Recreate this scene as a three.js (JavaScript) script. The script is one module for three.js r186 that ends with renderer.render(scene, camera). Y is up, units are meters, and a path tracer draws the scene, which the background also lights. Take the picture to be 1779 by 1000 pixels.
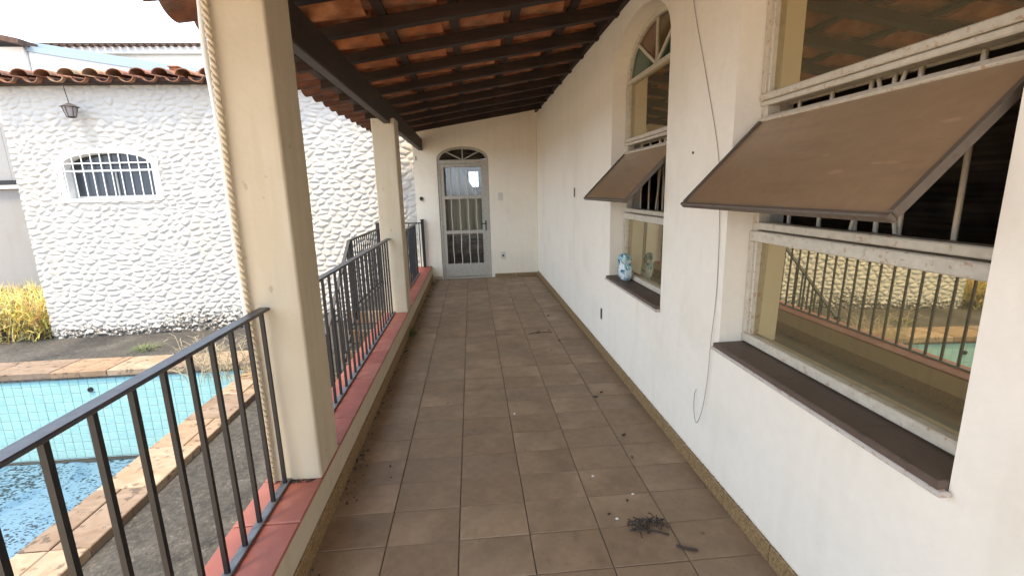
import * as THREE from 'three';
import { mergeGeometries } from 'three/addons/utils/BufferGeometryUtils.js';

// ------------------------------------------------------------------ camera, sky, sun, exposure
const scene = new THREE.Scene();
const renderer = new THREE.WebGLRenderer({ antialias: true });
renderer.toneMapping = THREE.LinearToneMapping;
renderer.toneMappingExposure = 3.9;
renderer.shadowMap.enabled = true;
const camera = new THREE.PerspectiveCamera(63.371, 1024 / 575, 0.02, 400);
camera.position.set(0, 1.42, 0);
camera.matrixWorld.identity();
{
  const r = new THREE.Vector3(0.99594734, -0.02596669, 0.08610828);
  const u = new THREE.Vector3(0.0430012, 0.97837404, -0.20232434);
  const b = new THREE.Vector3(-0.07899241, 0.20520715, 0.97552562);
  camera.quaternion.setFromRotationMatrix(new THREE.Matrix4().makeBasis(r, u, b));
}
const SUN = new THREE.Vector3(-0.20, 0.93, 0.31).normalize();
{
  const W = 256, Hh = 128, d = new Float32Array(W * Hh * 4);
  for (let j = 0; j < Hh; j++) for (let i = 0; i < W; i++) {
    const el = (j + .5) / Hh * Math.PI - Math.PI / 2, az = (i + .5) / W * 2 * Math.PI - Math.PI;
    const v = new THREE.Vector3(Math.cos(el) * Math.cos(az), Math.sin(el), Math.cos(el) * Math.sin(az));
    const up = Math.max(0, v.y), glow = Math.pow(Math.max(0, v.dot(SUN)), 6) * 0.35;
    const k = 1.0 - 0.34 * Math.pow(up, .7) + glow, o = (j * W + i) * 4, low = v.y < 0 ? 0.45 : 1;
    d[o] = k * (.82 - 0.06 * up) * low; d[o + 1] = k * (.965 - 0.03 * up) * low; d[o + 2] = k * (1.20 + 0.03 * up) * low; d[o + 3] = 1;
  }
  const t = new THREE.DataTexture(d, W, Hh, THREE.RGBAFormat, THREE.FloatType);
  t.mapping = THREE.EquirectangularReflectionMapping; t.magFilter = t.minFilter = THREE.LinearFilter; t.needsUpdate = true;
  scene.background = t; scene.environment = t;
}
const sun = new THREE.DirectionalLight(0xffe8c2, 2.4);
sun.position.copy(SUN).multiplyScalar(40); sun.castShadow = true; sun.shadow.radius = 24;
Object.assign(sun.shadow.camera, { left: -16, right: 16, top: 16, bottom: -16, near: 1, far: 90 });
sun.shadow.mapSize.set(2048, 2048);
scene.add(sun); scene.add(sun.target);

// ------------------------------------------------------------------ helpers
let seed = 7;
const rnd = () => { seed = (seed * 1664525 + 1013904223) >>> 0; return seed / 4294967296; };
const rr = (a, b) => a + (b - a) * rnd();
const hash = (x, y, s = 0) => { let h = (x * 374761393 + y * 668265263 + s * 1442695041) | 0; h = Math.imul(h ^ (h >>> 13), 1274126177); return ((h ^ (h >>> 16)) >>> 0) / 4294967296; };
const sm = t => t * t * (3 - 2 * t), mod = (a, n) => ((a % n) + n) % n, clamp = (x, a = 0, b = 1) => Math.min(b, Math.max(a, x));
function vnoise(x, y, p, s, py = p) { const i = Math.floor(x), j = Math.floor(y), u = sm(x - i), v = sm(y - j), g = (a, b) => hash(mod(a, p), mod(b, py), s);
  return (g(i, j) * (1 - u) + g(i + 1, j) * u) * (1 - v) + (g(i, j + 1) * (1 - u) + g(i + 1, j + 1) * u) * v; }
function fbm(x, y, p, s, o = 4, py = p) { let a = .5, r = 0, n = 0; for (let k = 0; k < o; k++) { r += a * vnoise(x, y, p, s + k, py); n += a; x *= 2; y *= 2; p *= 2; py *= 2; a *= .5; } return r / n; }
const step = (a, b, x) => sm(clamp((x - a) / (b - a)));
// texture with real size in metres; fn(u, v) in 0..1 gives linear-ish sRGB values 0..1
function tex(size, metres, fn, data = false) {
  const d = new Uint8Array(size * size * 4);
  for (let j = 0; j < size; j++) for (let i = 0; i < size; i++) {
    let c = fn(i / size, j / size); if (typeof c === 'number') c = [c, c, c];
    const o = (j * size + i) * 4; for (let k = 0; k < 3; k++) d[o + k] = clamp(c[k]) * 255; d[o + 3] = 255;
  }
  const t = new THREE.DataTexture(d, size, size); t.wrapS = t.wrapT = THREE.RepeatWrapping; t.magFilter = THREE.LinearFilter; t.minFilter = THREE.LinearMipmapLinearFilter; t.generateMipmaps = true;
  if (!data) t.colorSpace = THREE.SRGBColorSpace; t.repeat.set(1 / metres, 1 / metres); t.needsUpdate = true; return t;
}
const lin = (r, g, b) => new THREE.Color().setRGB(r, g, b);
const mat = (color, o = {}) => new THREE.MeshStandardMaterial({ color, roughness: .85, ...o });
const phys = (color, o = {}) => new THREE.MeshPhysicalMaterial({ color, roughness: .5, ...o });

// metric uv by face direction (ox, oy shift the pattern)
function muv(g, ox = 0, oy = 0) {
  const p = g.attributes.position, n = g.attributes.normal, uv = new Float32Array(p.count * 2);
  for (let i = 0; i < p.count; i++) {
    const ax = Math.abs(n.getX(i)), ay = Math.abs(n.getY(i)), az = Math.abs(n.getZ(i)), x = p.getX(i), y = p.getY(i), z = p.getZ(i);
    let u, v; if (ay >= ax && ay >= az) { u = x; v = z; } else if (ax >= az) { u = z; v = y; } else { u = x; v = y; }
    uv[i * 2] = u + ox; uv[i * 2 + 1] = v + oy;
  }
  g.setAttribute('uv', new THREE.BufferAttribute(uv, 2)); return g;
}
const strip = g => { const h = g.index ? g.toNonIndexed() : g; for (const k of Object.keys(h.attributes)) if (!['position', 'normal', 'uv'].includes(k)) h.deleteAttribute(k); return h; };
const merge = a => mergeGeometries(a.map(strip));
const bx = (x0, x1, y0, y1, z0, z1) => { const g = new THREE.BoxGeometry(Math.abs(x1 - x0), Math.abs(y1 - y0), Math.abs(z1 - z0)); g.translate((x0 + x1) / 2, (y0 + y1) / 2, (z0 + z1) / 2); return muv(g); };
// box whose edges are chamfered by c
function cbx(x0, x1, y0, y1, z0, z1, c = .004) {
  const w = (x1 - x0) / 2, h = (y1 - y0) / 2, d = (z1 - z0) / 2, s = new THREE.Shape();
  s.moveTo(-w + c, -d + c); s.lineTo(w - c, -d + c); s.lineTo(w - c, d - c); s.lineTo(-w + c, d - c); s.closePath();
  const g = new THREE.ExtrudeGeometry(s, { depth: 2 * h - 2 * c, bevelEnabled: true, bevelThickness: c, bevelSize: c, bevelSegments: 1 });
  g.rotateX(-Math.PI / 2); g.translate((x0 + x1) / 2, y0 + c, (z0 + z1) / 2); return muv(strip(g));
}
function bar(a, b, r, seg = 8, r2 = r) { // round bar between two points
  const A = new THREE.Vector3(...a), B = new THREE.Vector3(...b), L = A.distanceTo(B);
  const g = new THREE.CylinderGeometry(r2, r, L, seg, 1); g.translate(0, L / 2, 0);
  g.applyQuaternion(new THREE.Quaternion().setFromUnitVectors(new THREE.Vector3(0, 1, 0), B.clone().sub(A).normalize())); g.translate(...a); return g;
}
function sqbar(a, b, w, h) { // square bar between two points, lying in x = const or z = const planes
  const A = new THREE.Vector3(...a), B = new THREE.Vector3(...b), L = A.distanceTo(B), m = new THREE.Matrix4();
  const dir = B.clone().sub(A).normalize(), ref = Math.abs(dir.y) > .99 ? new THREE.Vector3(0, 0, 1) : new THREE.Vector3(0, 1, 0);
  const X = new THREE.Vector3().crossVectors(ref, dir).normalize(), Y = new THREE.Vector3().crossVectors(dir, X);
  const g = new THREE.BoxGeometry(w, h, L); g.translate(0, 0, L / 2); m.makeBasis(X, Y, dir).setPosition(A); g.applyMatrix4(m); return muv(g);
}
const tube = (pts, r, n = 60, seg = 6) => new THREE.TubeGeometry(new THREE.CatmullRomCurve3(pts.map(p => new THREE.Vector3(...p))), n, r, seg, false);
const used = {};
const numbered = n => { const k = used[n] = (used[n] ?? -1) + 1; return k ? `${n}_${String(k).padStart(3, '0')}` : n; };
function mesh(name, g, m, parent) { const o = new THREE.Mesh(g, m); o.castShadow = o.receiveShadow = true; o.name = parent ? name : numbered(name); (parent || scene).add(o); return o; }
function part(parent, name, g, m, label) { const o = mesh(name, g, m, parent); if (label) o.userData.label = label; return o; }
function grp(parent, name, label) { const o = new THREE.Group(); o.name = name; parent.add(o); if (label) o.userData.label = label; return o; }
function thing(name, label, category, group) { const o = new THREE.Group(); o.name = numbered(name); scene.add(o); o.userData = { label, category }; if (group) o.userData.group = group; return o; }
function tagged(name, g, m, label, category, group) { const o = mesh(name, g, m); o.userData = { label, category }; if (group) o.userData.group = group; return o; }
function structure(name, label, category) { const o = new THREE.Group(); o.name = numbered(name); scene.add(o); o.userData = { kind: 'structure', label, category }; return o; }
const stuff = o => { o.userData.kind = 'stuff'; return o; };

// ------------------------------------------------------------------ materials
const tPlaster = tex(512, 2.2, (u, v) => { const a = fbm(u * 6, v * 6, 6, 1, 5), s = fbm(u * 26, v * 3, 26, 9, 3, 3), k = fbm(u * 60, v * 60, 60, 4, 2); return [.985 - .02 * step(.5, .8, a) - .013 * step(.58, .8, s) - .02 * k, .985 - .023 * step(.5, .8, a) - .015 * step(.58, .8, s) - .02 * k, .985 - .032 * step(.5, .8, a) - .02 * step(.58, .8, s) - .02 * k]; });
const tPlasterB = tex(512, 1.4, (u, v) => .6 * fbm(u * 6, v * 6, 6, 2, 4) + .4 * fbm(u * 60, v * 60, 60, 3, 3), true);
const wallWhite = mat(lin(.87, .775, .62), { map: tPlaster, bumpMap: tPlasterB, bumpScale: .003, roughness: .75 });
const wallCream = mat(lin(.87, .765, .59), { map: tPlaster, bumpMap: tPlasterB, bumpScale: .003, roughness: .8 });
const tPillar = tex(512, 1.3, (u, v) => { const s = fbm(u * 24, v * 2, 24, 31, 4, 2), k = fbm(u * 12, v * 12, 12, 5, 4), d = step(.80, .86, fbm(u * 34, v * 34, 34, 77, 3)); return [.99 - .03 * step(.45, .8, s) - .04 * k - .10 * d, .985 - .036 * step(.45, .8, s) - .045 * k - .11 * d, .98 - .05 * step(.45, .8, s) - .06 * k - .13 * d]; });
const pillarPaint = mat(lin(.58, .495, .35), { map: tPillar, bumpMap: tPlasterB, bumpScale: .003, roughness: .8 });
const tFloor = tex(1024, 2.4, (u, v) => { const a = fbm(u * 8, v * 8, 8, 11, 5), b = fbm(u * 70, v * 70, 70, 12, 3), c = fbm(u * 22, v * 22, 22, 14, 4), sp = step(.75, .82, fbm(u * 150, v * 150, 150, 19, 2));
  const dust = step(.48, .75, a), k = .83 + .12 * (b - .5) + .10 * (c - .5); return [k + .10 * dust - .05 * sp, k * .985 + .105 * dust - .05 * sp, k * .97 + .11 * dust - .05 * sp]; });
const tFloorR = tex(256, 1.1, (u, v) => .38 + .36 * fbm(u * 10, v * 10, 10, 41, 4), true);
const floorMats = [[.352, .234, .134], [.330, .218, .125], [.375, .253, .147], [.345, .235, .138]].map(c => mat(lin(...c), { map: tFloor, roughnessMap: tFloorR, roughness: 1 }));
const groutMat = mat(lin(.075, .053, .036), { roughness: .95 });
const tTerra = tex(256, .8, (u, v) => { const k = fbm(u * 10, v * 10, 10, 22, 4), w = step(.6, .8, fbm(u * 14, v * 14, 14, 23, 3)); return [.92 - .14 * k + .05 * w, .90 - .16 * k + .08 * w, .90 - .16 * k + .09 * w]; });
const capMats = [[.42, .125, .078], [.385, .105, .066], [.45, .15, .095]].map(c => mat(lin(...c), { map: tTerra, roughness: .55 }));
const tOchre = tex(256, .4, (u, v) => { const k = fbm(u * 60, v * 60, 60, 51, 3); return [.95 - .5 * (k - .3), .92 - .55 * (k - .3), .85 - .6 * (k - .3)]; });
const ochre = mat(lin(.35, .24, .125), { map: tOchre, roughness: .6 });
const tWood = tex(512, 1.0, (u, v) => { const k = fbm(u * 4, v * 60, 4, 61, 4, 60), a = fbm(u * 8, v * 8, 8, 62, 3); return .95 - .5 * k * .8 - .25 * a; });
const darkWood = mat(lin(.078, .033, .016), { map: tWood, roughness: .8 });
const beamWood = mat(lin(.08, .040, .023), { map: tWood, roughness: .6 });
const tClay = tex(512, .9, (u, v) => { const k = fbm(u * 12, v * 12, 12, 71, 5), w = step(.56, .8, fbm(u * 7, v * 7, 7, 72, 4)), f = fbm(u * 80, v * 80, 80, 73, 2); return [.96 - .30 * k - .12 * w - .1 * f, .90 - .38 * k - .02 * w - .1 * f, .84 - .42 * k + .04 * w - .1 * f]; });
const clayMats = [[.60, .27, .12], [.54, .23, .10], [.62, .33, .17], [.48, .235, .125]].map(c => mat(lin(...c), { map: tClay, roughness: .85, side: THREE.DoubleSide }));
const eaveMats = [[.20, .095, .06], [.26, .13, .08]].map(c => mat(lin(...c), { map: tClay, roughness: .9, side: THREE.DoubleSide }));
const tIron = tex(256, .4, (u, v) => { const k = fbm(u * 20, v * 20, 20, 81, 4), r = step(.64, .78, fbm(u * 12, v * 12, 12, 82, 4)); return [.6 + .3 * k + .1 * r, .6 + .3 * k - .04 * r, .6 + .3 * k - .1 * r]; });
const iron = mat(lin(.022, .021, .021), { map: tIron, roughness: .5, metalness: .2 });
const ironRail = mat(lin(.14, .135, .135), { map: tIron, roughness: .42, metalness: .5 });
const ironFoot = mat(lin(.20, .21, .225), { map: tIron, roughness: .5, metalness: .3 });
const tChip = tex(512, .7, (u, v) => { const k = fbm(u * 40, v * 40, 40, 91, 3), c = step(.66, .76, fbm(u * 46, v * 46, 46, 92, 4)); return [.97 - .12 * k - .08 * c, .96 - .12 * k - .17 * c, .94 - .13 * k - .22 * c]; });
const winPaint = mat(lin(.66, .59, .47), { map: tChip, roughness: .5 });
const grillePaint = mat(lin(.70, .62, .48), { map: tChip, roughness: .5 });
const doorPaint = mat(lin(.50, .46, .385), { map: tChip, roughness: .5 });
const glassTint = phys(lin(.58, .48, .27), { roughness: .012, metalness: .85, transmission: 1, thickness: 0, ior: 1.7, transparent: false });
const doorGlass = phys(lin(.92, .92, .86), { roughness: .01, transmission: 1, thickness: 0, ior: 1.5 });
const colGlass = [[.15, .32, .20], [.45, .20, .08], [.42, .30, .12], [.12, .28, .18]].map(c => phys(lin(...c), { roughness: .15, transmission: .8, thickness: 0, ior: 1.5 }));
const tDust = tex(512, 1.0, (u, v) => { const a = fbm(u * 5, v * 5, 5, 101, 5), b = fbm(u * 40, v * 40, 40, 102, 3), s = step(.66, .74, fbm(u * 18, v * 30, 30, 103, 3)); return [.82 + .2 * (a - .5) + .08 * b - .08 * s, .81 + .2 * (a - .5) + .08 * b - .08 * s, .79 + .2 * (a - .5) + .08 * b - .08 * s]; });
const tSash = tex(512, 1.4, (u, v) => { const a = fbm(u * 4, v * 4, 4, 104, 4), b = fbm(u * 60, v * 60, 60, 105, 3), st = step(.55, .8, fbm(u * 5, v * 50, 5, 106, 4, 50)), sc = step(.80, .84, fbm(u * 14, v * 60, 14, 107, 3, 60)); const k = .86 + .10 * (a - .5) + .07 * (b - .5) - .05 * st + .10 * sc; return [k, k * .995, k * .98]; });
const sashGlass = phys(lin(.40, .25, .135), { map: tSash, roughness: .28, ior: 1.55 });
const sillStone = mat(lin(.15, .10, .07), { map: tDust, roughness: .6 });
const sillEdge = mat(lin(.62, .55, .48), { map: tChip, roughness: .8 });
const tConc = tex(1024, 3.0, (u, v) => { const a = fbm(u * 9, v * 9, 9, 111, 5), b = fbm(u * 120, v * 120, 120, 112, 3), c = step(.5, .72, fbm(u * 5, v * 5, 5, 114, 5)), w = step(.7, .78, fbm(u * 190, v * 190, 190, 116, 2)); const k = .58 + .34 * (a - .5) + .30 * (b - .5) - .15 * c + .16 * w; return [k, k * .985, k * .965]; });
const tConcB = tex(512, .8, (u, v) => fbm(u * 50, v * 50, 50, 113, 4), true);
const concrete = mat(lin(.15, .14, .125), { map: tConc, bumpMap: tConcB, bumpScale: .006, roughness: .95 });
const tStone = tex(512, .9, (u, v) => { const q = fbm(u * 4, v * 4, 4, 120, 3), k = fbm(u * 3 + q * 2, v * 22 + q * 9, 3, 121, 4, 22), a = fbm(u * 10, v * 10, 10, 122, 4), d = step(.62, .76, fbm(u * 16, v * 16, 16, 123, 4)); return [.97 - .16 * k - .12 * a - .25 * d, .95 - .20 * k - .14 * a - .24 * d, .93 - .26 * k - .14 * a - .22 * d]; });
const stoneMats = [[.33, .255, .185], [.30, .225, .155], [.38, .31, .235], [.25, .20, .155]].map(c => mat(lin(...c), { map: tStone, roughness: .8 }));
const mortar = mat(lin(.30, .27, .23), { map: tConc });
const tPoolT = tex(256, .5, (u, v) => { const k = fbm(u * 14, v * 14, 14, 131, 4); return [.96 - .14 * k, .97 - .07 * k, .97 - .06 * k]; });
const poolMats = [[.34, .51, .50], [.33, .495, .49], [.355, .525, .505], [.34, .50, .475]].map(c => mat(lin(...c), { map: tPoolT, roughness: .3 }));
const poolGrout = mat(lin(.27, .41, .395), { roughness: .9 });
const tPoolF = tex(1024, 3.2, (u, v) => { const a = fbm(u * 10, v * 10, 10, 141, 5), b = fbm(u * 110, v * 180, 110, 142, 3, 180), c = fbm(u * 5, v * 5, 5, 143, 4); const sp = step(.60, .635, b * .74 + c * .32), e = step(.5, .8, a), gx = Math.min(mod(u * 28, 1), mod(v * 28, 1)) < .06 ? .07 : 0;
  return [.60 - .42 * sp - .10 * e - gx, .78 - .56 * sp - .09 * e - gx, .90 - .64 * sp - .06 * e - gx]; });
const poolFloorMat = mat(lin(.28, .285, .285), { map: tPoolF, roughness: .35 });
const ropeMat = mat(lin(.62, .52, .36), { roughness: .95 });
const pvc = mat(lin(.75, .74, .68), { roughness: .5 });

// ------------------------------------------------------------------ key dimensions (metres)
const XW = 1.08, XK = -.694, XO = -.937, YK = .225, ZE = -7.7, ZBACK = 1.1, YG = -.8, XB = -.835;
const roofY = x => 2.40 + .174 * x;               // underside of the rafters
const SL = Math.atan(.174), cosS = Math.cos(SL);
const WINS = [[-1.91, -.877], [-3.61, -2.578]];   // window openings along the wall

// ------------------------------------------------------------------ ground, deck, pool
{
  // courtyard ground: one sheet with the pool cut out, reaching to the horizon
  const s = new THREE.Shape([[-200, -200], [200, -200], [200, 200], [-200, 200]].map(p => new THREE.Vector2(...p)));
  s.holes.push(new THREE.Path([[-9.6, 1.2], [-2.92, 1.2], [-2.92, 6.2], [-9.6, 6.2]].map(p => new THREE.Vector2(...p))));
  const g = new THREE.ShapeGeometry(s); g.rotateX(-Math.PI / 2); g.translate(0, YG, 0);
  const o = mesh('ground', muv(strip(g)), concrete); o.userData = { kind: 'structure', label: 'grey weathered concrete ground of the yard around the pool', category: 'ground' };
}
{
  // pale sandstone paving of the yard left of the pool and behind the camera
  const tPav = tex(512, 2.4, (u, v) => { const a = fbm(u * 6, v * 6, 6, 601, 4), j = Math.min(mod(u * 4, 1), mod(v * 4, 1)) < .025 ? .12 : 0; return [.95 - .2 * a - j, .93 - .22 * a - j, .9 - .24 * a - j]; });
  const g = merge([bx(-40, -9.76, YG - .05, YG + .006, -9.8, 12), bx(-9.755, XO - .02, YG - .05, YG + .006, -1.02, 12), bx(XO - .015, 14, YG - .05, YG + .006, 1.3, 12)]);
  const o = mesh('patio', g, mat(lin(.82, .67, .47), { map: tPav })); o.userData = { kind: 'structure', label: 'pale sandstone paving of the open yard', category: 'paving' };
}
{
  // raised uneven strip of cement against the annex
  const W = 60, D = 14, g = new THREE.PlaneGeometry(8.6, 1.4, W, D); g.rotateX(-Math.PI / 2); g.translate(-5.2, YG, -7.25);
  const p = g.attributes.position;
  for (let i = 0; i < p.count; i++) { const x = p.getX(i), z = p.getZ(i), t = clamp((-6.75 - z) / 1.0); p.setY(i, YG + .012 + t * (.02 + .012 * (x + 7)) + .02 * (fbm(x * 1.5 + 30, z * 1.5 + 30, 64, 5, 4) - .4)); }
  g.computeVertexNormals();
  const o = mesh('cement_path', muv(g), concrete); o.userData = { kind: 'structure', label: 'uneven grey cement strip between the pool and the textured white wall', category: 'path' };
}
const pool = structure('swimming_pool', 'empty swimming pool with pale turquoise wall tiles and stained blue floor', 'pool');
{
  const YF = -1.99, zF = -6.2, xR = -2.92, xL = -9.6, zN = -1.2, P = .116;
  part(pool, 'pool_floor', muv(bx(xL, xR, YF - .1, YF, zF, zN)), poolFloorMat, 'blue pool floor stained with black dirt flecks');
  part(pool, 'pool_shell', merge([bx(xL, xR, YF, -.81, zF - .16, zF - .012), bx(xR + .002, xR + .15, YF, -.81, zF, zN), bx(xL - .15, xL, YF, -.81, zF, zN), bx(xL, xR, YF, -.81, zN, zN + .15)]), poolGrout);
  const geo = [0, 1, 2, 3].map(k => { const g = cbx(-P / 2 + .0025, P / 2 - .0025, -P / 2 + .0025, P / 2 - .0025, 0, .012, .0025); return muv(g, k * .13, k * .21); });
  let n = 0; const rest = [];
  for (let r = 0; r < 10; r++) for (let c = 0; c < 57; c++) {
    const x = xR - P * (c + .5), y = -.815 - P * (r + .5);
    if (x > -6.55 && n < 300) { const m = part(pool, 'pool_tile', geo[(r * 7 + c * 3) % 4], poolMats[Math.floor(hash(r, c, 3) * 4)]); m.position.set(x, y, zF - .012 + (hash(r, c, 8) - .5) * .002); n++; }
    else { const g = geo[0].clone(); g.translate(x, y, zF - .012); rest.push(g); }
  }
  for (let r = 0; r < 10; r++) for (let c = 0; c < 42; c++) { const g = geo[1].clone(); g.rotateY(-Math.PI / 2); g.translate(xR, -.815 - P * (r + .5), zF + P * (c + .7)); rest.push(g); }
  for (let r = 0; r < 10; r++) for (let c = 0; c < 42; c++) { const g = geo[2].clone(); g.rotateY(Math.PI / 2); g.translate(xL, -.815 - P * (r + .5), zF + P * (c + .7)); rest.push(g); }
  stuff(part(pool, 'pool_tile', merge(rest), poolMats[0]));
  { // wet silt line where the wall meets the floor
    const g = new THREE.PlaneGeometry(xR - xL, .16, 180, 4), p = g.attributes.position; g.rotateX(-Math.PI / 2);
    for (let i = 0; i < p.count; i++) { const x = p.getX(i), z = p.getZ(i), e = .04 + .10 * fbm(x * 3 + 50, 2, 999, 145, 4); p.setZ(i, z > -.07 ? -.08 + e * (z + .08) / .16 : -.08); p.setY(i, .003 + .004 * fbm(x * 9 + 50, z * 9 + 50, 999, 146, 3)); }
    g.translate((xL + xR) / 2, YF, zF + .08); g.computeVertexNormals(); part(pool, 'silt_line', muv(g), mat(lin(.05, .055, .05), { map: tConc }), 'dark line of wet silt along the foot of the pool wall');
  }
  part(pool, 'drain_fitting', (() => { const g = new THREE.CylinderGeometry(.03, .03, .03, 14); g.rotateX(Math.PI / 2); g.translate(-5.1, -1.0, zF + .01); return g; })(), iron, 'small black inlet fitting in pool wall');
  // stone coping: near edge (two rows of uneven slabs) and far edge
  const YT = -.735;
  let z = -6.05; let k = 0;
  while (z < -1.3) {
    const L = rr(.42, .72), split = rnd() < .75, xm = -2.72 + rr(-.06, .06), m = () => stoneMats[Math.floor(rnd() * 4)], e = .004;
    const put = (a, b, za, zb) => { const g = cbx(a + e, b - e, YG - .02, YT + rr(-.005, .005), za + e, zb - e, .006); muv(g, rnd() * 3, rnd() * 3); part(pool, 'coping_slab', g, m()); };
    if (split) { put(-2.955, xm, z, z + L); put(xm, -2.515, z, z + L); } else put(-2.955, -2.515, z, z + L);
    z += L; k++;
  }
  let x = -2.515;
  while (x > -9.9) {
    const L = rr(.4, .75), e = .004, g = cbx(x - L + e, x - e, YG - .02, YT + rr(-.006, .006), -6.69, -6.17 + rr(-.006, .006), .008);
    muv(g, rnd() * 3, rnd() * 3); part(pool, 'coping_slab', g, stoneMats[Math.floor(rnd() * 4)]); x -= L;
  }
  part(pool, 'coping_bed', merge([bx(-2.95, -2.52, YG - .05, YT - .022, -6.1, -1.3), bx(-9.9, -2.55, YG - .05, YT - .022, -6.68, -6.185)]), mortar);
}

// ------------------------------------------------------------------ porch floor
const porch = structure('porch_floor', 'long porch floor of dusty brown rectangular tiles', 'floor');
{
  part(porch, 'floor_slab', bx(XO + .02, XW + .2, YG, -.006, ZE - .2, ZBACK), groutMat);
  const cols = [-.706, -.410, -.110, .187, .485, .785, 1.085], z0 = -1.066, P = .2118;
  const rest = []; let row = 0;
  for (let z = z0 + P * 10; z > ZE; z -= P, row++) for (let c = 0; c < 6; c++) {
    const a = Math.max(cols[c], XK), b = Math.min(cols[c + 1], XW), zz = Math.max(z - P, ZE), e = .0019;
    if (z - zz < .02) continue;
    const g = cbx(a + e, b - e, -.012, rr(-.0012, .0012), zz + e, z - e, .0022); muv(g, Math.floor(rnd() * 8) * .31, Math.floor(rnd() * 8) * .27);
    if (z < -.85) part(porch, 'floor_tile', g, floorMats[Math.floor(rnd() * 4)]); else rest.push(g);
  }
  stuff(part(porch, 'floor_tile', merge(rest), floorMats[0]));
}

// ------------------------------------------------------------------ kerb wall with terracotta capping
const kerb = thing('kerb_wall', 'low porch kerb wall capped with red terracotta tiles and ochre skirting', 'wall');
{
  part(kerb, 'wall_body', bx(XO + .012, XK, YG - .1, YK - .014, ZE, ZBACK), pillarPaint);
  const J = .2775; let i = 0;
  for (let z = -1.597 + J * 9; z > ZE; z -= J, i++) {
    const zz = Math.max(z - J, ZE), e = .003; if (z - zz < .03) continue;
    const g = cbx(XO, XK + .003, YK - .013, YK + rr(-.001, .001), zz + e, z - e, .004); muv(g, rnd() * 2, rnd() * 2);
    part(kerb, 'capping_tile', g, capMats[Math.floor(rnd() * 3)]);
  }
  for (let z = 1.2; z > ZE; z -= .33) { const g = cbx(XK, XK + .010, .001, .092, Math.max(z - .33, ZE) + .002, z - .002, .003); muv(g, rnd(), rnd()); part(kerb, 'skirting_tile', g, ochre); }
}

// ------------------------------------------------------------------ house: walls, windows, door, rooms
const house = thing('house', 'white plastered house wall with two arched windows and a glazed end door', 'house');
const archPts = (a, b, y0, ys, yt, n = 20) => { // outline of an opening with a flattened arch top
  const pts = [[a, y0], [b, y0], [b, ys]], c = (a + b) / 2, w = (b - a) / 2, h = yt - ys;
  for (let i = 1; i < n; i++) { const t = Math.PI * i / n; pts.push([c + w * Math.cos(t), ys + h * Math.pow(Math.sin(t), .82)]); }
  pts.push([a, ys]); return pts.map(p => new THREE.Vector2(...p));
};
const toWall = g => { g.applyMatrix4(new THREE.Matrix4().makeBasis(new THREE.Vector3(0, 0, -1), new THREE.Vector3(0, 1, 0), new THREE.Vector3(1, 0, 0))); return g; }; // u -> -z, w -> x
{
  const s = new THREE.Shape([[-ZBACK, YG], [7.9, YG], [7.9, 3.3], [-ZBACK, 3.3]].map(p => new THREE.Vector2(...p)));
  for (const [a, b] of WINS) s.holes.push(new THREE.Path(archPts(-b, -a, .705, 2.17, 2.49)));
  const g = toWall(new THREE.ExtrudeGeometry(s, { depth: .25, bevelEnabled: false, curveSegments: 20 })); g.translate(XW, 0, 0);
  part(house, 'side_wall', muv(strip(g)), wallWhite);
  const e = new THREE.Shape([[-.885, YG], [XW - .002, YG], [XW - .002, roofY(XW) + .12], [-.885, roofY(-.885) + .12]].map(p => new THREE.Vector2(...p)));
  e.holes.push(new THREE.Path(archPts(-.522, .296, .003, 1.905, 2.115)));
  const h = new THREE.ExtrudeGeometry(e, { depth: .2, bevelEnabled: false }); h.translate(0, 0, ZE - .2);
  part(house, 'end_wall', muv(strip(h)), wallCream);
  for (let z = 1.2; z > ZE + .02; z -= .33) { const q = cbx(XW - .011, XW, .001, .082, Math.max(z - .33, ZE) + .002, z - .002, .003); muv(q, rnd(), rnd()); part(house, 'skirting_tile', q, ochre); }
  for (const [a, b] of [[.345, .7], [.7, 1.065]]) { const q = cbx(a + .002, b - .002, .001, .06, ZE, ZE + .009, .003); part(house, 'skirting_tile', q, ochre); }
  part(house, 'door_plinth', cbx(-.745, -.53, .001, .055, ZE, ZE + .02, .004), mat(lin(.62, .52, .44), { map: tChip }));
}
const roomMat = mat(lin(.55, .37, .23), { map: tWood, roughness: .8 }), roomPale = mat(lin(.55, .5, .40), { map: tPlaster }), roomFloor = mat(lin(.24, .17, .12), { map: tWood, roughness: .5 });
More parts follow.
